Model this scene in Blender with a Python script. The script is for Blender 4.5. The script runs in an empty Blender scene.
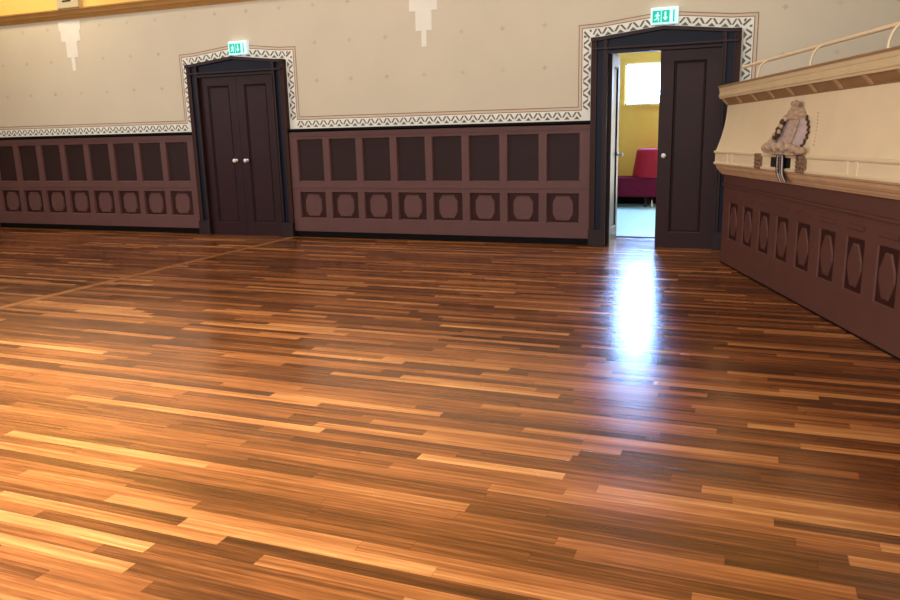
import bpy, bmesh, math, random
from mathutils import Vector, Matrix
random.seed(7)
C = bpy.context.scene.collection
PI = math.pi
D = 10.06                      # distance from the camera to the far wall

# ------------------------------------------------------------------ materials
def new_mat(name):
    m = bpy.data.materials.new(name); m.use_nodes = True
    nt = m.node_tree
    return m, nt, nt.nodes['Principled BSDF']

def srgb(r, g, b):
    f = lambda c: (c/255/12.92) if c/255 <= .04045 else ((c/255+.055)/1.055)**2.4
    return (f(r), f(g), f(b), 1)

def paint(name, col, rough=.5, var=.12, scale=6., bump=0., spec=.5, metal=0.):
    """paint / plaster / timber with gentle mottling"""
    m, nt, p = new_mat(name)
    tc = nt.nodes.new('ShaderNodeTexCoord')
    n = nt.nodes.new('ShaderNodeTexNoise'); n.inputs['Scale'].default_value = scale; n.inputs['Detail'].default_value = 5
    nt.links.new(tc.outputs['Object'], n.inputs['Vector'])
    r = nt.nodes.new('ShaderNodeValToRGB')
    c = srgb(*col)
    r.color_ramp.elements[0].position = .3; r.color_ramp.elements[1].position = .7
    r.color_ramp.elements[0].color = tuple(x*(1-var) for x in c[:3])+(1,)
    r.color_ramp.elements[1].color = tuple(min(1, x*(1+var)) for x in c[:3])+(1,)
    nt.links.new(n.outputs['Fac'], r.inputs['Fac']); nt.links.new(r.outputs['Color'], p.inputs['Base Color'])
    p.inputs['Roughness'].default_value = rough
    p.inputs['Specular IOR Level'].default_value = spec
    p.inputs['Metallic'].default_value = metal
    if bump:
        n2 = nt.nodes.new('ShaderNodeTexNoise'); n2.inputs['Scale'].default_value = scale*6; n2.inputs['Detail'].default_value = 4
        nt.links.new(tc.outputs['Object'], n2.inputs['Vector'])
        b = nt.nodes.new('ShaderNodeBump'); b.inputs['Strength'].default_value = bump; b.inputs['Distance'].default_value = .01
        nt.links.new(n2.outputs['Fac'], b.inputs['Height']); nt.links.new(b.outputs['Normal'], p.inputs['Normal'])
    return m

def glow(name, col, strength):
    m, nt, p = new_mat(name)
    p.inputs['Base Color'].default_value = srgb(*col)
    p.inputs['Emission Color'].default_value = srgb(*col)
    p.inputs['Emission Strength'].default_value = strength
    return m

def wood_floor():
    m, nt, p = new_mat('oiled_strip_floor')
    N, L = nt.nodes.new, nt.links.new
    def put(sock, v):
        if isinstance(v, (int, float)): sock.default_value = v
        else: L(v, sock)
    def M(op, a, b=None, c=None):
        n = N('ShaderNodeMath'); n.operation = op
        put(n.inputs[0], a)
        if b is not None: put(n.inputs[1], b)
        if c is not None: put(n.inputs[2], c)
        return n.outputs[0]
    def wn(v, w=None):
        n = N('ShaderNodeTexWhiteNoise'); n.noise_dimensions = '2D'
        cb = N('ShaderNodeCombineXYZ'); put(cb.inputs[0], v); put(cb.inputs[1], w if w is not None else 3.7)
        L(cb.outputs[0], n.inputs['Vector']); return n.outputs['Value']
    tc = N('ShaderNodeTexCoord'); sep = N('ShaderNodeSeparateXYZ'); L(tc.outputs['Object'], sep.inputs[0])
    x, y = sep.outputs[0], sep.outputs[1]
    W = .068
    row = M('FLOOR', M('DIVIDE', y, W))
    fy = M('FRACT', M('DIVIDE', y, W))
    side = M('GREATER_THAN', x, -6.5)
    rr = wn(row, side); r2 = wn(row, 11.3)
    ln = M('MULTIPLY_ADD', rr, .9, .7)
    xo = M('ADD', M('DIVIDE', x, ln), M('MULTIPLY', r2, 9.))
    col = M('FLOOR', xo); fx = M('FRACT', xo)
    pr = wn(M('ADD', M('MULTIPLY', row, 1.37), 5.1), M('ADD', col, .25))
    # grain, stretched along the board and shifted from board to board
    cb = N('ShaderNodeCombineXYZ')
    L(M('ADD', M('MULTIPLY', x, 1.3), M('MULTIPLY', pr, 37.)), cb.inputs[0]); L(M('MULTIPLY', y, 48.), cb.inputs[1]); L(M('MULTIPLY', pr, 20.), cb.inputs[2])
    g = N('ShaderNodeTexNoise'); g.inputs['Scale'].default_value = 1.; g.inputs['Detail'].default_value = 5; g.inputs['Roughness'].default_value = .65
    L(cb.outputs[0], g.inputs['Vector'])
    cb2 = N('ShaderNodeCombineXYZ')
    L(M('ADD', M('MULTIPLY', x, 9.), M('MULTIPLY', pr, 17.)), cb2.inputs[0]); L(M('MULTIPLY', y, 260.), cb2.inputs[1]); L(M('MULTIPLY', pr, 9.), cb2.inputs[2])
    g2 = N('ShaderNodeTexNoise'); g2.inputs['Scale'].default_value = 1.; g2.inputs['Detail'].default_value = 2
    L(cb2.outputs[0], g2.inputs['Vector'])
    big = N('ShaderNodeTexNoise'); big.inputs['Scale'].default_value = .9; big.inputs['Detail'].default_value = 3
    L(tc.outputs['Object'], big.inputs['Vector'])
    # the inlaid strip that runs across the hall
    seam = M('LESS_THAN', M('ABSOLUTE', M('ADD', x, 6.5)), .06)
    tone = M('ADD', M('MULTIPLY', M('MULTIPLY_ADD', M('POWER', pr, 6.), .30, M('MULTIPLY', pr, .62)), .62), M('MULTIPLY', M('SUBTRACT', g.outputs['Fac'], .5), 1.0))
    tone = M('ADD', tone, M('MULTIPLY', M('SUBTRACT', g2.outputs['Fac'], .5), .25))
    tone = M('ADD', tone, M('MULTIPLY', M('SUBTRACT', big.outputs['Fac'], .5), .35))
    tone = M('ADD', tone, .16)
    tone = M('MULTIPLY_ADD', seam, M('SUBTRACT', .62, tone), tone)
    r = N('ShaderNodeValToRGB'); L(tone, r.inputs['Fac'])
    e = r.color_ramp.elements
    e[0].position = .0; e[0].color = srgb(58, 32, 15)
    e[1].position = 1.; e[1].color = srgb(224, 178, 116)
    for pos, c in ((.25, (96, 55, 26)), (.5, (142, 85, 43)), (.70, (174, 115, 65)), (.86, (202, 146, 88))):
        k = e.new(pos); k.color = srgb(*c)
    # hairline joints
    joint = M('MAXIMUM', M('GREATER_THAN', M('ABSOLUTE', M('SUBTRACT', fy, .5)), .482), M('GREATER_THAN', M('ABSOLUTE', M('SUBTRACT', fx, .5)), .498))
    joint = M('MULTIPLY', joint, M('SUBTRACT', 1., seam))
    edge = M('LESS_THAN', M('ABSOLUTE', M('SUBTRACT', M('ABSOLUTE', M('ADD', x, 6.5)), .07)), .012)
    joint = M('MAXIMUM', joint, M('MULTIPLY', edge, 1.6))
    mix = N('ShaderNodeMix'); mix.data_type = 'RGBA'
    L(M('MULTIPLY', joint, .22), mix.inputs['Factor']); L(r.outputs['Color'], mix.inputs['A']); mix.inputs['B'].default_value = srgb(30, 14, 7)
    L(mix.outputs['Result'], p.inputs['Base Color'])
    L(M('ADD', M('MULTIPLY_ADD', big.outputs['Fac'], .12, ROUGH), M('MULTIPLY', M('SUBTRACT', pr, .5), .08)), p.inputs['Roughness'])
    p.inputs['Specular IOR Level'].default_value = .5
    bmp = N('ShaderNodeBump'); bmp.inputs['Strength'].default_value = .25; bmp.inputs['Distance'].default_value = .002
    hgt = M('ADD', M('MULTIPLY', g.outputs['Fac'], .6), M('MULTIPLY', M('ABSOLUTE', M('SUBTRACT', fy, .5)), M('MULTIPLY_ADD', pr, -.8, .1)))
    L(hgt, bmp.inputs['Height']); L(bmp.outputs['Normal'], p.inputs['Normal'])
    return m
ROUGH = .17

MT = {}
MT['floor'] = wood_floor()
MT['wall'] = paint('beige_wall_paint', (211, 202, 180), .75, .03, 1.3, .05, .25)
MT['upper'] = paint('ochre_wall_paint', (232, 196, 112), .75, .03, 1.3, .05, .25)
MT['ceil'] = paint('ceiling_paint', (236, 224, 196), .8, .03, 1.)
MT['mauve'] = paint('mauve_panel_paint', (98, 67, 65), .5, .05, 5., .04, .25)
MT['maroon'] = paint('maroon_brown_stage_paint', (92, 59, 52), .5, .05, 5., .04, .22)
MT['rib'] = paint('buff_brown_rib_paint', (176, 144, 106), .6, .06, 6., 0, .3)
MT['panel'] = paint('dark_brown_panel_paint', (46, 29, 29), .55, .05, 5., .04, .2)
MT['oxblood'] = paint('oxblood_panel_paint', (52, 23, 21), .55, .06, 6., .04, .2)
MT['blackline'] = paint('black_line_paint', (13, 10, 10), .6, .1, 6., 0, .1)
MT['casing'] = paint('plum_door_casing_paint', (44, 30, 32), .5, .06, 5., .03, .22)
MT['casing_edge'] = paint('red_brown_casing_edge', (52, 28, 21), .55, .08, 5., 0, .2)
MT['navy'] = paint('navy_inset_paint', (13, 19, 40), .5, .08, 5., 0, .2)
MT['leaf'] = paint('plum_door_leaf_paint', (46, 26, 28), .45, .05, 4., .03, .17)
MT['leaf_groove'] = paint('door_moulding_paint', (24, 15, 17), .6, .05, 4., 0, .2)
MT['chrome'] = paint('brushed_nickel', (215, 212, 205), .22, .03, 20., 0, .5, 1.)
MT['porcelain'] = paint('white_knob_enamel', (236, 234, 230), .25, .02, 20.)
MT['white'] = paint('stencil_white_paint', (240, 240, 231), .7, .04, 9., 0, .25)
MT['grey'] = paint('stencil_grey_green_paint', (112, 112, 98), .7, .1, 9., 0, .25)
MT['pinkfill'] = paint('stencil_pinkish_border', (212, 196, 174), .75, .03, 5., 0, .25)
MT['brownline'] = paint('stencil_brown_line', (142, 112, 90), .75, .05, 9., 0, .25)
MT['motif'] = paint('faded_motif_paint', (198, 187, 164), .8, .1, 9., 0, .2)
MT['pendant'] = paint('stencil_ivory_paint', (236, 233, 221), .75, .04, 3., 0, .25)
MT['gold'] = paint('ochre_moulding_paint', (172, 128, 68), .6, .06, 4., .05, .3)
MT['stone'] = paint('grey_buff_stone', (196, 186, 150), .8, .05, 9., .1, .2)
MT['cream'] = paint('cream_front_paint', (226, 208, 173), .55, .03, 3., .04, .35)
MT['buff'] = paint('buff_cornice_paint', (206, 185, 146), .55, .05, 4., .05, .35)
MT['tan'] = paint('tan_soffit_paint', (150, 116, 80), .6, .08, 6., .05, .3)
MT['copper'] = paint('copper_brown_moulding', (198, 160, 122), .5, .08, 6., .05, .35)
MT['rail'] = paint('ivory_rail_enamel', (240, 220, 184), .4, .02, 8.)
MT['carve'] = paint('weathered_carving_stone', (188, 162, 136), .8, .3, 30., .8, .2)
MT['carve_lilac'] = paint('lilac_grey_mantle', (180, 158, 154), .7, .12, 20., .3, .25)
MT['carve_block'] = paint('mottled_carved_block', (142, 112, 88), .8, .55, 55., .8, .2)
MT['carve_dark'] = paint('dark_carving_and_shade', (84, 60, 48), .8, .2, 24., .4, .2)  # dark carving, and painted shade in the crest's hollows
MT['black'] = paint('black_lacquer', (22, 18, 18), .5, .1, 8.)
MT['ribbon'] = paint('ribbon_white', (214, 202, 196), .7, .05, 20.)
MT['far_wall'] = paint('yellow_foyer_paint', (255, 188, 82), .75, .03, 1.5, .03, .25)
MT['far_floor'] = paint('pale_foyer_tiles', (200, 240, 240), .35, .03, 2.)
MT['far_white'] = paint('foyer_white_paint', (236, 236, 230), .6, .02, 2.)
MT['red'] = paint('red_upholstery', (158, 18, 32), .6, .1, 14., .12, .25)
MT['wine'] = paint('wine_upholstery', (104, 18, 40), .8, .1, 14., .1, .15)
MT['steel'] = paint('dark_steel_legs', (70, 66, 64), .35, .05, 12., 0, .5, .8)
MT['sign_case'] = glow('translucent_sign_case', (226, 246, 250), .45)
MT['sign_green'] = glow('lit_green_sign', (0, 158, 132), .9)
MT['sign_white'] = glow('lit_white_sign', (176, 246, 244), 1.0)
MT['pane'] = glow('daylight_pane', (130, 182, 255), 95.)
MT['foyer_fill'] = glow('foyer_fill_glow', (252, 246, 234), 8.)  # glow of the unseen panel added to light the foyer

# ------------------------------------------------------------------ mesh helpers
class MB:
    def __init__(s): s.bm = bmesh.new(); s.mats = []
    def mi(s, m):
        if m not in s.mats: s.mats.append(m)
        return s.mats.index(m)
    def face(s, pts, m, smooth=False):
        f = s.bm.faces.new([s.bm.verts.new(p) for p in pts]); f.material_index = s.mi(m); f.smooth = smooth; return f
    def box(s, x0, x1, y0, y1, z0, z1, m):
        P = [(x, y, z) for x in (x0, x1) for y in (y0, y1) for z in (z0, z1)]
        v = [s.bm.verts.new(p) for p in P]; k = s.mi(m)
        for q in ((0,1,3,2), (4,6,7,5), (0,4,5,1), (2,3,7,6), (0,2,6,4), (1,5,7,3)):
            s.bm.faces.new([v[i] for i in q]).material_index = k
        return s
    def loft(s, rings, m, close=True, caps=True, smooth=False):
        """rings: equally long lists of points"""
        k = s.mi(m); R = [[s.bm.verts.new(p) for p in r] for r in rings]; n = len(R[0])
        for a, b in zip(R, R[1:]):
            for i in range(n if close else n-1):
                f = s.bm.faces.new([a[i], a[(i+1) % n], b[(i+1) % n], b[i]]); f.material_index = k; f.smooth = smooth
        if caps and close:
            for e in (rings[0][::-1], rings[-1]): s.bm.faces.new([s.bm.verts.new(p) for p in e]).material_index = k
        return s
    def profile_x(s, prof, x0, x1, m, smooth=False):
        """(y,z) outline swept along x"""
        return s.loft([[(x, y, z) for y, z in prof] for x in (x0, x1)], m, smooth=smooth)
    def plate(s, outline, y0, y1, m):
        """(x,z) outline given thickness in y"""
        return s.loft([[(x, y, z) for x, z in outline] for y in (y0, y1)], m)
    def lathe(s, prof, origin, axis, m, n=20, smooth=True):
        a = Vector(axis).normalized(); t = a.orthogonal().normalized(); b = a.cross(t); o = Vector(origin)
        rings = [[tuple(o + a*h + (t*math.cos(2*PI*i/n) + b*math.sin(2*PI*i/n))*max(r, .0004)) for i in range(n)] for r, h in prof]
        return s.loft(rings, m, smooth=smooth)
    def tube(s, pts, r, m, n=10):
        P = [Vector(p) for p in pts]; rings = []
        for i, p in enumerate(P):
            d = (P[min(i+1, len(P)-1)] - P[max(i-1, 0)]).normalized()
            t = d.cross(Vector((.31, .22, .93))).normalized(); b = d.cross(t)
            rings.append([tuple(p + (t*math.cos(2*PI*k/n) + b*math.sin(2*PI*k/n))*r) for k in range(n)])
        return s.loft(rings, m, smooth=True)
    def ball(s, c, rx, ry, rz, m, n=10):
        rings = [[(c[0]+rx*math.sin(a)*math.cos(2*PI*i/n), c[1]+ry*math.sin(a)*math.sin(2*PI*i/n), c[2]-rz*math.cos(a)) for i in range(n)]
                 for a in [max(.06, min(PI-.06, PI*j/7)) for j in range(8)]]
        return s.loft(rings, m, smooth=True)
    def framework(s, x0, x1, z0, z1, holes, y_front, y_back, m, c=.012, depth=.03, sides=True):
        """board pierced by rectangular openings with sloped edges; the face looks towards -y"""
        xs = sorted({x0, x1} | {h[0] for h in holes} | {h[1] for h in holes}); zs = sorted({z0, z1} | {h[2] for h in holes} | {h[3] for h in holes})
        for a, b in zip(xs, xs[1:]):
            for d, e in zip(zs, zs[1:]):
                mx, mz = (a+b)/2, (d+e)/2
                if not any(h[0] < mx < h[1] and h[2] < mz < h[3] for h in holes):
                    s.face([(a, y_front, d), (b, y_front, d), (b, y_front, e), (a, y_front, e)], m)
        for (a, b, d, e) in holes:
            f = [(a, d), (b, d), (b, e), (a, e)]; k = [(a+c, d+c), (b-c, d+c), (b-c, e-c), (a+c, e-c)]
            for i in range(4):
                j = (i+1) % 4
                s.face([(*f[i][:1], y_front, f[i][1]), (k[i][0], y_front+depth, k[i][1]), (k[j][0], y_front+depth, k[j][1]), (f[j][0], y_front, f[j][1])], m)
        if sides:
            o = [(x0, z0), (x1, z0), (x1, z1), (x0, z1)]
            for i in range(4):
                j = (i+1) % 4
                s.face([(o[i][0], y_front, o[i][1]), (o[j][0], y_front, o[j][1]), (o[j][0], y_back, o[j][1]), (o[i][0], y_back, o[i][1])], m)
        return s
    def build(s, name, parent=None, bevel=0., loc=None, merge=True):
        if merge: bmesh.ops.remove_doubles(s.bm, verts=s.bm.verts, dist=1e-5)
        bmesh.ops.recalc_face_normals(s.bm, faces=s.bm.faces)
        me = bpy.data.meshes.new(name); s.bm.to_mesh(me); s.bm.free()
        for m in s.mats: me.materials.append(MT[m])
        o = bpy.data.objects.new(name, me); C.objects.link(o)
        if parent: o.parent = parent
        if loc: o.location = loc
        if bevel:
            b = o.modifiers.new('bevel', 'BEVEL'); b.width = bevel; b.segments = 2; b.limit_method = 'ANGLE'
        return o

def empty(name, loc=(0, 0, 0), rz=0.):
    o = bpy.data.objects.new(name, None); C.objects.link(o); o.location = loc; o.rotation_euler = (0, 0, rz); return o
def struct(o): o['kind'] = 'structure'; return o
def tag(o, label, cat, group=None):
    o['label'] = label; o['category'] = cat
    if group: o['group'] = group
    return o

# ------------------------------------------------------------------ room shell
XL, XR, YF, H = -13.4, 3.6, -4.5, 5.6
OP0, OP1, OPH, WT = -1.80, -.43, 2.42, .87      # doorway in the far wall, depth of that wall
m = MB()
m.box(XL, XR, YF, D, -.1, 0, 'floor'); m.box(OP0, OP1, D, D+WT, -.1, 0, 'floor')
struct(m.build('floor'))
m = MB()
m.box(XL, OP0, D, D+WT, 0, 3.5, 'wall'); m.box(OP1, XR, D, D+WT, 0, 3.5, 'wall'); m.box(OP0, OP1, D, D+WT, 2.60, 3.5, 'wall')
m.box(XL, XR, D, D+WT, 3.5, H, 'upper')
struct(m.build('wall_back'))
struct(MB().box(XL-.2, XL, YF, D+WT, 0, H, 'wall').build('wall_left'))
struct(MB().box(XR, XR+.2, YF, D+WT, 0, H, 'wall').build('wall_right'))
struct(MB().box(XL-.2, XR+.2, YF-.2, YF, 0, H, 'wall').build('wall_front'))
struct(MB().box(XL-.2, XR+.2, YF-.2, D+WT, H, H+.2, 'ceil').build('ceiling'))

# cornice ledge high on the far wall
m = MB()
m.profile_x([(D, 3.47), (D-.02, 3.47), (D-.02, 3.49), (D-.03, 3.495), (D-.035, 3.515), (D-.055, 3.54), (D-.065, 3.59), (D-.08, 3.60), (D-.08, 3.62), (D, 3.64)], XL, XR, 'gold')
struct(m.build('trim_1', merge=False))

# ------------------------------------------------------------------ stencilled border of the far wall
def offset_path(path, d):
    out = []
    for i, p in enumerate(path):
        n = []
        for a, b in ((i-1, i), (i, i+1)):
            if a >= 0 and b < len(path):
                v = Vector(path[b]) - Vector(path[a]); v.normalize(); n.append(Vector((-v.y, v.x)))
        if len(n) == 1: o = n[0]*d
        else:
            h = (n[0]+n[1]).normalized(); o = h*(d/max(.2, h.dot(n[0])))
        out.append((p[0]+o.x, p[1]+o.y))
    return out
CAS = 1.615                                     # top of the panelling
def door_path(c):
    return [(c-.88, CAS), (c-.88, 2.618), (c-.76, 2.622), (c, 2.703), (c+.76, 2.622), (c+.88, 2.618), (c+.88, CAS)]
DC1, DC2 = -7.37, -1.085
path = [(XL, CAS)] + door_path(DC1) + door_path(DC2) + [(XR, CAS)]
m = MB()
def strip(d0, d1, y, mat):
    a, b = offset_path(path, d0), offset_path(path, d1)
    for i in range(len(path)-1):
        m.face([(a[i][0], y, a[i][1]), (a[i+1][0], y, a[i+1][1]), (b[i+1][0], y, b[i+1][1]), (b[i][0], y, b[i][1])], mat)
BW = .125
strip(0, BW, D-.003, 'white')
strip(BW, BW+.05, D-.002, 'pinkfill')
strip(BW+.004, BW+.012, D-.004, 'brownline'); strip(BW+.042, BW+.051, D-.004, 'brownline')
for i in range(len(path)-1):
    a, b = Vector(path[i]), Vector(path[i+1]); L = (b-a).length; t = (b-a)/L; n = Vector((-t.y, t.x))
    # room lost or gained at each corner
    def turn(j):
        if j <= 0 or j >= len(path)-1: return 0
        u = (Vector(path[j])-Vector(path[j-1])).normalized(); w = (Vector(path[j+1])-Vector(path[j])).normalized()
        return u.x*w.y-u.y*w.x
    s0 = BW if turn(i) > .5 else 0.; s1 = BW if turn(i+1) > .5 else 0.
    span = L-s0-s1; k = max(1, round(span/(.128 if L > 1.2 else .15))); c = span/k
    P = lambda s, d: (a.x+t.x*s+n.x*d, D-.005, a.y+t.y*s+n.y*d)
    for q in range(k):
        o = s0+q*c
        m.face([P(o+.22*c, .020), P(o+.78*c, .020), P(o+.5*c, .060)], 'grey')
        m.face([P(o+.0*c, .046), P(o+.17*c, .046), P(o+.50*c, .112), P(o+.31*c, .112)], 'grey')
        m.face([P(o+1.*c, .046), P(o+.83*c, .046), P(o+.50*c, .112), P(o+.69*c, .112)], 'grey')
    if turn(i+1) < -.5:                         # outer corner of a doorway: finish the square
        m.face([P(L+.0, .045), P(L+.018, .028), P(L+.095, .098), P(L+.078, .115)], 'grey')
        m.face([P(L+.01, .085), P(L+.03, .075), P(L+.045, .108), P(L+.02, .114)], 'grey')
        m.face([P(L+.085, .01), P(L+.11, .02), P(L+.108, .045), P(L+.075, .03)], 'grey')
struct(m.build('trim_2', merge=False))

# faded little motifs in rows, and the stepped pendants under the cornice
m = MB()
for hz in (3.33, 2.815, 2.29):
    for k in range(-14, 13):
        u = -4.287 + .567*k
        if u < XL+.3 or u > 2.9: continue
        if abs(u-DC1) < 1.15 and hz < 2.9 or abs(u-DC2) < 1.15 and hz < 2.95: continue
        if hz > 2.5 and min(abs(u+4.27), abs(u+10.6)) < .3: continue
        y = D-.002
        m.face([(u-.012, y, hz-.02), (u+.012, y, hz-.02), (u+.02, y, hz+.01), (u, y, hz+.045), (u-.02, y, hz+.01)], 'motif')
        m.face([(u-.035, y, hz+.01), (u-.022, y, hz-.012), (u-.016, y, hz+.0), (u-.028, y, hz+.025)], 'motif')
        m.face([(u+.035, y, hz+.01), (u+.022, y, hz-.012), (u+.016, y, hz+.0), (u+.028, y, hz+.025)], 'motif')
struct(m.build('trim_3', merge=False))
n_tr = 4
for uc in (-4.27, -10.6):
    m = MB()
    for z0, z1, w in ((3.30, 3.44, .47), (3.125, 3.30, .41), (2.87, 3.125, .24), (2.66, 2.87, .075)):
        m.box(uc-w/2, uc+w/2, D-.004, D, z0, z1, 'pendant')
    struct(m.build('trim_%d' % n_tr)); n_tr += 1

# ------------------------------------------------------------------ panelling (wainscot) along the far wall
def boss_mesh(m, cx, cz, rx, rz, y0, y1, cut, mat, cx_=None):
    e = cx_ or cut*.62
    o = [(-rx, -rz+cut), (-rx+e, -rz), (rx-e, -rz), (rx, -rz+cut), (rx, rz-cut), (rx-e, rz), (-rx+e, rz), (-rx, rz-cut)]
    k = .012
    m.loft([[(cx+a, y0, cz+b) for a, b in o], [(cx+a*(1-k/rx), y1, cz+b*(1-k/rz)) for a, b in o]], mat)
def panelling(x0, x1, first, count, step=.5456, w=.44):
    global n_tr
    r = struct(empty('trim_%d' % n_tr, (0, D, 0))); n_tr += 1
    lo, up = [], []
    for i in range(count):
        a = first+i*step
        lo.append((a, a+w, .285, .685)); up.append((a, a+w, .835, 1.46))
    MB().framework(x0, x1, .09, 1.565, lo+up, -.055, 0, 'mauve', .014, .03).build('panel_frame', r, merge=False)
    MB().box(x0, x1, -.035, 0, 0, .09, 'blackline').build('plinth', r)
    m = MB(); m.profile_x([(0, 1.565), (-.06, 1.565), (-.085, 1.585), (-.085, 1.612), (0, 1.614)], x0, x1, 'blackline'); m.build('cap_moulding', r)
    m = MB(); m.box(x0, x1, -.065, -.055, 1.50, 1.518, 'mauve'); m.box(x0, x1, -.062, -.055, .745, .775, 'mauve'); m.build('bead_moulding', r, .003)
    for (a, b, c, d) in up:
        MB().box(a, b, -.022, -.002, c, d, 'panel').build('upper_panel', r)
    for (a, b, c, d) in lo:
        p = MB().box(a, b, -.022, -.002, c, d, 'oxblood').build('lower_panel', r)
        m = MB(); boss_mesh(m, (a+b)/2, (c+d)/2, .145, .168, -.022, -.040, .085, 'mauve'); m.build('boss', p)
panelling(-6.49, -1.965, -6.361, 8)
panelling(-12.80, -8.25, -12.645, 8)
r = struct(empty('trim_%d' % n_tr, (0, D, 0))); n_tr += 1     # panelling carries on to the hall's corners
MB().box(XL, -12.80, -.05, 0, 0, 1.614, 'casing').build('end_board', r, .006)
r = struct(empty('trim_%d' % n_tr, (0, D, 0))); n_tr += 1
MB().box(-.205, XR, -.05, 0, .09, 1.614, 'mauve').build('end_board', r, .006)

# ------------------------------------------------------------------ doors of the far wall
def knob(parent, u, y, z, sgn=-1, mat='porcelain'):
    m = MB(); m.lathe([(.026, 0), (.026, .006), (.010, .010), (.010, .035), (.022, .042), (.030, .055), (.028, .068), (.014, .076), (.0, .077)], (u, y, z), (0, sgn, 0), mat, 18)
    return m.build('knob', parent)
def door_leaf(parent, x0, x1, z1, st=.135):
    """a one-panel leaf whose face looks towards -y; origin on the wall plane"""
    W_ = x1-x0
    m = MB(); hole = [(x0+st, x1-st, .20, z1-.13)]
    m.framework(x0, x1, .001, z1, hole, -.048, -.004, 'leaf', .016, .018)
    m.face([(x0, -.004, .001), (x1, -.004, .001), (x1, -.004, z1), (x0, -.004, z1)], 'leaf')
    lf = m.build('leaf', parent, merge=False)
    h = hole[0]
    MB().box(h[0], h[1], -.031, -.010, h[2], h[3], 'leaf').build('leaf_panel', lf)
    m = MB(); t = .014
    m.framework(h[0]+.014, h[1]-.014, h[2]+.014, h[3]-.014, [(h[0]+.014+t, h[1]-.014-t, h[2]+.014+t, h[3]-.014-t)], -.038, -.031, 'leaf_groove', .004, .007)
    m.build('panel_moulding', lf, merge=False)
    return lf
def doorway(name, c, is_open):
    r = struct(empty(name, (c, D, 0)))
    w, o, ih = .88, .675, 2.42
    P = -.10
    # architrave: edge boards, jambs and head with the gable top
    m = MB()
    gable = [(-w, 2.618), (-.76, 2.622), (0, 2.703), (.76, 2.622), (w, 2.618)]
    for s in (-1, 1):
        a, b = sorted((s*w, s*(w-.055))); m.box(a, b, -.085, 0, 0, 2.59, 'casing_edge')
    m.build('edge_board', r)
    m = MB()
    for s in (-1, 1):
        a, b = sorted((s*(w-.055), s*o)); m.box(a, b, P+.035, 0, 0, 2.44, 'navy')
    m.plate([(-w+.05, 2.44), (w-.05, 2.44), (w-.05, 2.575), (.76, 2.58), (0, 2.665), (-.76, 2.58), (-w+.05, 2.575)], P+.035, 0, 'navy')
    m.build('navy_inset', r)
    m = MB()
    for s in (-1, 1):
        a, b = sorted((s*o, s*(o+.05))); m.box(a, b, P, 0, 0, 2.60, 'casing')
        a, b = sorted((s*(o-.004), s*(o+.018))); m.box(a, b, P-.012, 0, 0, 2.43, 'casing')
        a, b = sorted((s*(w-.055), s*(w-.075))); m.box(a, b, P+.01, 0, 0, 2.59, 'casing')
    m.box(-o, o, P, 0, 2.42, 2.455, 'casing')
    m.box(-w+.02, w-.02, P-.015, 0, 2.468, 2.496, 'casing')
    m.build('architrave', r, .004)
    m = MB()
    top = gable; low = [(x, z-.042) for x, z in gable]
    for i in range(4):
        m.loft([[(top[i][0], y, top[i][1]), (top[i+1][0], y, top[i+1][1]), (low[i+1][0], y, low[i+1][1]), (low[i][0], y, low[i][1])] for y in (0, P-.02)], 'casing')
    m.build('gable_moulding', r, merge=False)
    for s in (-1, 1):
        a, b = sorted((s*(w+.003), s*(o-.006))); MB().box(a, b, P-.02, 0, 0, .215, 'casing').build('plinth_block', r, .006)
    if not is_open:
        lf = door_leaf(r, -o+.004, -.002, ih); knob(lf, -.10, -.048, 1.16)
        lf = door_leaf(r, .002, o-.004, ih); knob(lf, .10, -.048, 1.16)
    else:
        lf = door_leaf(r, -.035, o-.004, ih, .163); knob(lf, .045, -.048, 1.16)
        lf = door_leaf(r, 0, .655, ih); knob(lf, .605, -.048, 1.16); knob(lf, .605, -.004, 1.16, 1)
        m = MB(); m.box(-o-.039, -o-.022, .002, WT, 0, 2.585, 'leaf_groove'); m.box(o-.019, o-.003, .002, WT, 0, 2.585, 'leaf_groove'); m.box(-o-.022, o-.019, .002, WT, 2.575, 2.595, 'leaf_groove'); m.build('lining', r)
        # this leaf stands open into the foyer, turned on its hinges
        lf.location = (-o-.004, .03, 0); lf.rotation_euler = (0, 0, math.radians(90.8))
    return r
doorway('door_1', DC1, False)
doorway('door_2', DC2, True)
struct(MB().box(OP0, OP1, D+WT-.02, D+WT+.03, 0, .008, 'blackline').build('trim_%d' % n_tr)); n_tr += 1

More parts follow.
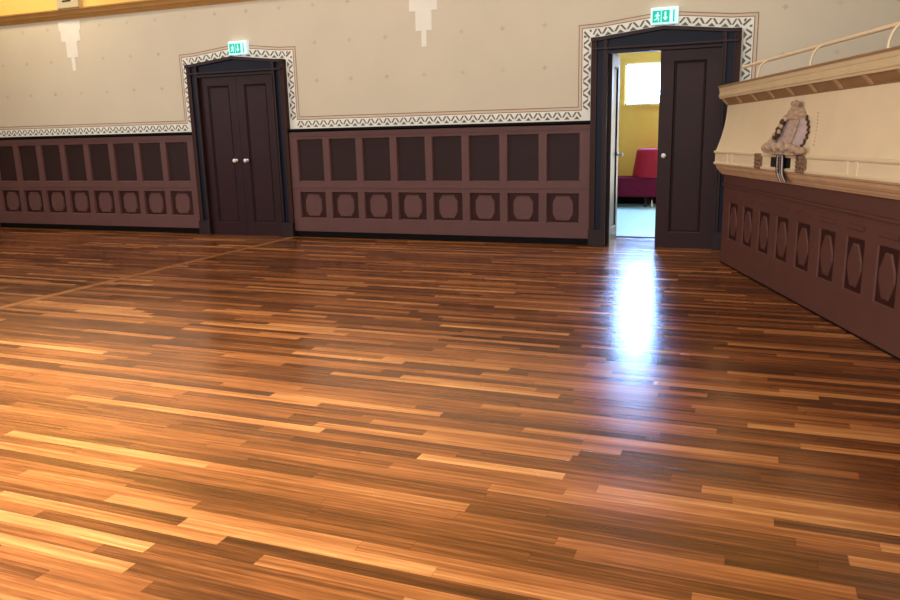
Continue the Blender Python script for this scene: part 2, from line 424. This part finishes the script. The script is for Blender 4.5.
# ------------------------------------------------------------------ exit signs over the doors
def exit_sign(c, label):
    r = empty('exit_sign', (c, D-.005, 2.72))
    tag(r, label, 'exit sign', 'exit signs over the doors')
    w, h, d = .162, .195, .075
    MB().box(-w, w, -d, 0, 0, h, 'sign_case').build('housing', r, .008)
    y = -d
    MB().box(-w+.008, w-.008, y-.004, y, .008, h-.008, 'sign_white').build('face_panel', r)
    m = MB(); q = lambda pts, mt='sign_green', k=0: m.plate(pts, y-.007-k, y-.004-k, mt)
    q([(-.140, .022), (-.040, .022), (-.040, .160), (-.140, .160)])
    v = lambda pts: q(pts, 'sign_white', .003)      # running figure
    v([(-.078+.009*math.cos(a*PI/5), .131+.009*math.sin(a*PI/5)) for a in range(10)])
    v([(-.094, .116), (-.074, .120), (-.068, .090), (-.090, .082)])
    v([(-.094, .116), (-.112, .098), (-.106, .092), (-.089, .108)]); v([(-.073, .116), (-.052, .102), (-.056, .094), (-.076, .106)])
    v([(-.090, .084), (-.096, .064), (-.116, .060), (-.116, .050), (-.089, .054), (-.078, .084)]); v([(-.080, .088), (-.060, .070), (-.064, .038), (-.073, .038), (-.072, .066), (-.088, .082)])
    m.build('running_figure', r, merge=False)
    m = MB()
    q([(-.032, .022), (.062, .022), (.062, .160), (-.032, .160)])
    v([(.004, .142), (.021, .142), (.021, .080), (.004, .080)]); v([(-.016, .080), (.041, .080), (.0125, .042)])
    m.build('down_arrow', r, merge=False)
    m = MB()
    q([(.100, .022), (.120, .022), (.120, .160), (.100, .160)])
    m.build('door_symbol', r, merge=False)
exit_sign(-7.27, 'lit green exit sign above the closed double door')
exit_sign(DC2-.005, 'lit green exit sign above the half-open double door')

# ------------------------------------------------------------------ wall corbel, upper left
r = empty('wall_corbel', (-10.5, D, 3.60)); tag(r, 'grey-buff block corbel on the ochre cornice, top left of the far wall', 'corbel')
MB().profile_x([(0, .02), (-.09, .02), (-.10, .03), (-.10, .62), (0, .62)], -.21, .25, 'stone').build('block', r, .006)
MB().box(-.08, .10, -.106, -.10, .125, .145, 'blackline').build('slot', r)
MB().box(-.17, .21, -.09, 0, .0, .02, 'tan').build('underside', r)

# ------------------------------------------------------------------ stage front on the right
SB = Vector((-.284, 9.05, 0)); ang = math.atan2(-.94642, .32295)
stage = empty('stage_front', SB, ang)
tag(stage, 'angled stage front on the right with maroon panelling below a cream balustrade', 'stage front')
SL = 9.3
DEP = 3.0                     # how far the stage runs back behind its front
# body and top deck
# runs back from the front; the far end is square to the front
m = MB(); m.box(0.02, SL, .045, .5, 0, 1.88, 'maroon'); m.build('core', stage)
m = MB(); lo = [(.215+.4565*i, .215+.4565*i+.285, .295, .698) for i in range(12)]
m.framework(0, SL, .014, 1.02, lo, -.0, .045, 'maroon', .012, .013)
m.build('panel_frame', stage, merge=False)
MB().box(0, SL, -.003, .045, 0, .014, 'blackline').build('plinth', stage)
m = MB(); m.box(0, SL, -.018, 0, .86, .885, 'maroon'); m.box(0, SL, -.006, 0, .885, 1.02, 'maroon'); m.build('ledge_moulding', stage, .004)
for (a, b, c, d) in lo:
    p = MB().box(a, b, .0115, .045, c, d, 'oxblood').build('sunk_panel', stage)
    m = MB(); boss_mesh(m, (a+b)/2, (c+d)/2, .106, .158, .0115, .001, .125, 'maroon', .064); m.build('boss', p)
    MB().box(a+.02, b-.02, -.012, 0, .755, .785, 'maroon').build('ledge_block', stage, .004)
# balustrade: stepped copper mouldings, cream band, ledge, hollow curve
m = MB()
m.profile_x([(.0, 1.003), (-.032, 1.003), (-.040, 1.018), (-.052, 1.022), (-.062, 1.044), (-.074, 1.048), (-.090, 1.072), (-.096, 1.098), (-.112, 1.104), (-.114, 1.118), (.0, 1.118)], 0, SL, 'copper')
m.build('lower_moulding', stage, merge=False)
m = MB()
m.profile_x([(0, 1.118), (-.126, 1.118), (-.129, 1.130), (-.116, 1.138), (-.110, 1.142), (-.110, 1.226), (-.120, 1.232), (-.126, 1.242), (-.126, 1.252), (-.116, 1.260), (0, 1.260)], 0, SL, 'cream')
m.build('band', stage, merge=False)
for s0 in (.42, .56, 3.12, 3.26, 5.82, 5.96):
    MB().box(s0-.026, s0+.026, -.119, -.10, 1.136, 1.232, 'cream').build('band_pilaster', stage, .003)
m = MB()
curve = []
for i in range(13):
    f = i/12; curve.append((-.104+.102*(1-(1-f)**1.9), 1.260+.48*f))
m.profile_x([(.1, 1.260)] + curve + [(.1, 1.742)], 0, SL, 'cream')
m.build('curved_front', stage, merge=False)
m = MB()
m.profile_x([(.1, 1.735), (-.004, 1.735), (-.012, 1.75), (-.02, 1.753), (-.075, 1.812), (.1, 1.812)], 0, SL, 'tan')
m.build('soffit', stage, merge=False)
for i in range(21):
    s0 = .06+.447*i
    m = MB(); m.profile_x([(-.012, 1.742), (-.026, 1.742), (-.088, 1.808), (-.07, 1.812)], s0-.022, s0+.022, 'rib')
    m.build('modillion', stage)
m = MB()
m.profile_x([(.1, 1.808), (-.090, 1.808), (-.093, 1.825), (-.100, 1.83), (-.100, 1.850), (-.093, 1.857), (-.093, 1.882), (-.098, 1.890), (-.100, 1.914), (-.104, 1.922), (.1, 1.922)], 0, SL, 'buff')
m.build('cornice', stage, merge=False)
MB().box(-.010, SL, -.110, .5, 1.922, 1.942, 'tan').build('top_ledge', stage, .006)
# low guard rail with quadrant brackets
rz, rn = 2.108, .045
m = MB(); m.tube([(.33, rn, rz), (SL-.02, rn, rz)], .016, 'rail', 12); m.ball((.33, rn, rz), .017, .017, .017, 'rail'); rail = m.build('guard_rail', stage, merge=False)
for i in range(7):
    s0 = 1.0+1.2*i
    if s0 > SL-.1: break
    m = MB(); m.tube([(s0, rn-.085*math.cos(a*PI/18), 1.945+(rz-1.945-.005)*math.sin(a*PI/18)) for a in range(0, 10)], .0095, 'rail', 8)
    m.lathe([(.022, 0), (.022, .006), (.012, .010)], (s0, rn-.085, 1.942), (0, 0, 1), 'rail', 14)
    m.build('rail_bracket', rail, merge=False)
# black openings and carved blocks either side of the crest
for a, b in ((1.675, 1.80), (1.985, 2.115)):
    MB().box(a, b, -.114, -.10, 1.142, 1.226, 'black').build('black_opening', stage, .002)
for a, b in ((1.32, 1.46), (2.28, 2.44)):
    m = MB(); m.box(a, b, -.134, -.10, 1.115, 1.254, 'carve_block')
    for i in range(3):
        for j in range(4):
            m.ball((a+.024+(b-a-.048)*i/2, -.134, 1.134+.034*j), .02, .014, .016, 'carve_block', 8)
    m.build('carved_block', stage, merge=False)

for o in stage.children:
    if min(v.co.z for v in o.data.vertices) > .99: o.rotation_euler = (0, -.0085, 0); o.location = (0, 0, -1.9*.0085)

# crest of carved stone on the hollow curve
crest = empty('carved_crest', SB + Matrix.Rotation(ang, 3, 'Z') @ Vector((2.03, -.14, 1.261)), ang)
tag(crest, 'carved stone crest with crown and hanging ribbon on the cream balustrade', 'carved crest')
def back(z):                     # face of the hollow curve behind the crest, in the crest's own space
    f = max(0., min(1., z/.48)); return .14-.104+.102*(1-(1-f)**1.9)
m = MB()
m.loft([[(-.36, back(0), 0.001), (.36, back(0), 0.001), (.30, -.07, 0.001), (-.30, -.07, 0.001)], [(-.34, back(.03)+.01, .035), (.34, back(.03)+.01, .035), (.27, -.05, .035), (-.27, -.05, .035)]], 'carve')
for k in range(9):
    a = -.30+.60*k/8
    m.ball((a, -.045-.02*math.cos(a*5), .05+.016*(k % 2)), .044, .04, .034, 'carve')
for a in (-.36, .36): m.ball((a, -.015, .035), .045, .045, .032, 'carve')
m.build('scroll_base', crest, merge=False)
m = MB()
rings = []
for f in (0, .2, .4, .6, .8, 1.):
    z = .04+.245*f; hw = .25-.09*f**.8; y0 = back(z)+.015; y1 = -.025+.08*f
    rings.append([(-hw, y0, z), (hw, y0, z), (hw, y0-.02, z), (hw*.7, y1, z), (-hw*.7, y1, z), (-hw, y0-.02, z)])
m.loft(rings, 'carve_lilac')
body = m.build('mantle', crest, .004)
m = MB()
for hw in (-.02, .09, .165):
    m.tube([(hw, -.026, .05), (hw*.92, .012, .16), (hw*.75, .053, .283)], .008, 'carve', 8)
m.build('mantle_fold', body, merge=False)
m = MB()
m.loft([[(-.175, back(.28)+.01, .280), (.125, back(.28)+.01, .280), (.115, .04, .280), (-.155, .04, .280)],
        [(-.175, back(.30)+.01, .298), (.125, back(.30)+.01, .298), (.11, .036, .298), (-.15, .036, .298)],
        [(-.085, back(.38)+.01, .385), (.015, back(.38)+.01, .385), (.01, .06, .385), (-.08, .06, .385)]], 'carve')
m.build('canopy', crest, .004)
m = MB(); cz = .395
for k in range(7):
    a = 2*PI*k/7; m.ball((-.035+.046*math.cos(a), .082+.024*math.sin(a), cz+.014), .018, .015, .020, 'carve', 8)
m.ball((-.035, .082, cz), .046, .028, .02, 'carve'); m.ball((-.035, .082, cz+.032), .018, .016, .014, 'carve', 8)
m.build('crown', crest, merge=False)
# figure on the near side with dark-coloured balls for the shade in its hollows, and a slanting staff
m = MB()
m.tube([(-.36, -.01, .04), (-.31, .02, .11), (-.265, .05, .18)], .010, 'carve_dark', 8)
m.tube([(-.38, -.01, .04), (-.33, .02, .11), (-.26, .06, .20), (-.21, .08, .27)], .012, 'carve', 8)
for z, a, y, r_ in ((.085, -.22, -.02, .042), (.14, -.19, -.005, .038), (.20, -.185, .015, .032), (.25, -.17, .035, .030), (.295, -.15, .05, .024)):
    m.ball((a, y, z), r_, r_, r_*1.15, 'carve')
for z, a, y, r_ in ((.165, -.115, -.022, .026), (.20, -.13, -.012, .022), (.262, -.11, .012, .026), (.135, -.14, -.034, .018)):
    m.ball((a, y, z), r_, .022, r_*1.1, 'carve_dark')
for z, a, y in ((.225, -.10, .0), (.185, -.09, -.02), (.285, -.095, .03)):
    m.ball((a, y, z), .018, .018, .02, 'carve')
m.build('supporter', crest, merge=False)
m = MB()
for k in range(13):
    f = k/12; z = .05+.25*f; m.ball((.225-.085*f+.075*math.sin(f*PI), back(z)-.012-.008*(k % 2), z), .009, .012, .014, 'carve_dark', 8)
m.build('edge_shadow_beads', crest, merge=False)  # dark beads stand in for a shadow line along the mantle
m = MB()                         # ribbon falling over the band and the mouldings below it
line = [(-.06, .012), (-.03, .002), (.0, -.015), (.002, -.12), (.004, -.15), (.008, -.172), (.018, -.20), (.036, -.235)]
def ribbon(x0, x1, dy, mat):
    m.loft([[(x0, y-dy, z), (x1, y-dy, z), (x1, y+.004, z-.002), (x0, y+.004, z-.002)] for y, z in line], mat)
RX = -.085
ribbon(RX-.085, RX+.085, 0, 'ribbon')
for k in (-.06, 0, .06):
    for i in range(11):
        z = -.03-.0125*i if i < 11 else 0
        m.ball((RX+k*.5, -.003, z), .009, .006, .0045, 'carve_dark', 8)
for k in (-.078, -.02, .02, .078): ribbon(RX+k-.008, RX+k+.008, .002, 'black')
m.build('ribbon', crest, merge=False)
m = MB()
for i in range(10): z = .08+.027*i; m.ball((.42-.012*i, back(z)-.002, z), .0045, .004, .008, 'carve', 8)
m.build('bead_chain', crest, merge=False)

# ------------------------------------------------------------------ foyer beyond the open door
FY0, FY1 = D+WT, 15.9
MBf = MB(); MBf.box(-7.5, 4, FY0, FY1+.2, -.1, 0, 'far_floor'); struct(MBf.build('floor_foyer'))
WX0, WX1, WZ0, WZ1 = -2.45, -1.3, 1.955, 2.755
m = MB()
m.box(-7.5, WX0, FY1, FY1+.2, 0, 3.6, 'far_wall'); m.box(WX1, 4, FY1, FY1+.2, 0, 3.6, 'far_wall')
m.box(WX0, WX1, FY1, FY1+.2, 0, WZ0, 'far_wall'); m.box(WX0, WX1, FY1, FY1+.2, WZ1, 3.6, 'far_wall')
struct(m.build('wall_foyer_back'))
struct(MB().box(-7.7, -7.5, FY0, FY1+.2, 0, 3.6, 'far_wall').build('wall_foyer_left'))
struct(MB().box(4, 4.2, FY0, FY1+.2, 0, 3.6, 'far_wall').build('wall_foyer_right'))
struct(MB().box(-7.7, 4.2, FY0, FY1+.2, 3.6, 3.8, 'far_white').build('ceiling_foyer'))
struct(MB().box(-7.5, 4, FY1-.02, FY1, 0, .22, 'blackline').build('baseboard_foyer'))
w = struct(empty('window_1', ((WX0+WX1)/2, FY1, WZ0)))
hw, hh = (WX1-WX0)/2, WZ1-WZ0
MB().box(-hw, hw, .10, .11, 0, hh, 'pane').build('pane', w)
m = MB(); m.box(-hw, -hw+.03, .03, .1, 0, hh, 'far_white'); m.box(hw-.03, hw, .03, .1, 0, hh, 'far_white'); m.box(-hw, hw, .03, .1, 0, .03, 'far_white'); m.box(-hw, hw, .03, .1, hh-.03, hh, 'far_white'); m.build('window_frame', w)
MB().box(-hw-.06, hw+.06, -.05, .1, -.03, 0, 'far_wall').build('window_sill', w)

w = struct(empty('foyer_fill_panel', (-.25, FY1, .12)))  # unseen glowing panel, added to light the foyer and the open leaf
MB().box(-.9, .9, -.012, -.002, 0, 2.7, 'foyer_fill').build('pane', w)
m = MB(); m.box(-.95, -.88, -.05, 0, 0, 2.76, 'far_white'); m.box(.88, .95, -.05, 0, 0, 2.76, 'far_white'); m.box(-.95, .95, -.05, 0, 2.7, 2.76, 'far_white'); m.box(-.95, .95, -.05, 0, -.03, 0, 'far_white'); m.box(-.03, .03, -.04, 0, 0, 2.7, 'far_white'); m.build('window_frame', w)

sofa = empty('bench_sofa', (-2.2, 15.45, 0)); tag(sofa, 'wine red bench sofa with tapered red back in the yellow room beyond the door', 'sofa')
MB().box(-1.3, .95, -.30, .32, .20, .575, 'wine').build('seat', sofa, .03)
m = MB(); m.lathe([(.0, .57), (.335, .57), (.33, .62), (.262, 1.06), (.245, 1.10), (.21, 1.12), (0, 1.125)], (.34, 0, 0), (0, 0, 1), 'red', 36); m.build('backrest', sofa)
for a in (-1.15, -.35, .30, .42, .85):
    for b in (-.2, .22):
        if a == .42 and b > 0: continue
        m = MB(); m.lathe([(.022, 0), (.022, .01), (.026, .205)], (a, b, 0), (0, 0, 1), 'chrome' if a == .42 else 'steel', 12); m.build('leg', sofa)

# ------------------------------------------------------------------ light
def area(name, loc, target, sx, sy, power, col):
    l = bpy.data.lights.new(name, 'AREA'); l.shape = 'RECTANGLE'; l.size = sx; l.size_y = sy; l.energy = power; l.color = col
    o = bpy.data.objects.new(name, l); C.objects.link(o); o.location = loc
    o.rotation_euler = (Vector(target)-Vector(loc)).to_track_quat('-Z', 'Y').to_euler(); return o
# tall windows in the hall's left side, warm lamps above the cornice; the others are added fill
area('daylight_left', (XL+.3, 2.0, 3.0), (-4, 2.2, .3), 6., 2.8, 300, (.98, .97, .98))
area('front_wall_fill', (-3.0, YF+.3, 3.6), (-2.2, 9, 2.0), 9., 2.6, 650, (.92, .96, 1.))  # unseen fill behind the camera, added to light the walls
area('near_floor_fill', (-4.6, 1.2, H-.25), (-4.4, 1.2, 0), 4.6, 2.4, 510, (1., .96, .86)).data.spread = math.radians(95)  # added fill that brightens the near-left floor, no fixture here
area('panel_sill_fill', (-5.5, 9.1, H-.3), (-5.5, 9.5, 0), 13., .3, 70, (1., .95, .86)).data.spread = math.radians(80)  # added fill from above to pick out the panel sills
area('cornice_lamps', (-11.4, D-.75, 5.2), (-11.4, D, 4.3), 3.6, .2, 28, (1., .78, .46)).data.spread = math.radians(80)
W_ = bpy.data.worlds.new('sky'); bpy.context.scene.world = W_; W_.use_nodes = True
W_.node_tree.nodes['Background'].inputs['Color'].default_value = (.55, .7, 1, 1); W_.node_tree.nodes['Background'].inputs['Strength'].default_value = .4

# ------------------------------------------------------------------ camera
cam = bpy.data.cameras.new('camera'); co = bpy.data.objects.new('camera', cam); C.objects.link(co)
cam.sensor_fit = 'HORIZONTAL'; cam.sensor_width = 36; cam.lens = 36*763.0/900; cam.clip_start = .05
p_, r_, y_ = math.radians(12.343), math.radians(-1.393), math.radians(-21.601)
fwd = Vector((math.sin(y_), math.cos(y_), 0)); right = Vector((math.cos(y_), -math.sin(y_), 0)); up = Vector((0, 0, 1))
f2 = fwd*math.cos(p_)-up*math.sin(p_); u2 = up*math.cos(p_)+fwd*math.sin(p_)
r3 = right*math.cos(r_)+u2*math.sin(r_); u3 = -right*math.sin(r_)+u2*math.cos(r_)
co.matrix_world = Matrix(((r3.x, u3.x, -f2.x, 0), (r3.y, u3.y, -f2.y, 0), (r3.z, u3.z, -f2.z, 1.5), (0, 0, 0, 1)))
sc = bpy.context.scene; sc.camera = co
sc.view_settings.view_transform = 'Standard'; sc.view_settings.look = 'None'; sc.view_settings.gamma = 1; sc.view_settings.exposure = 0.
sc.view_settings.use_curve_mapping = False
sc.cycles.use_denoising = True
sc.cycles.max_bounces = 8
sc.cycles.sample_clamp_indirect = 6
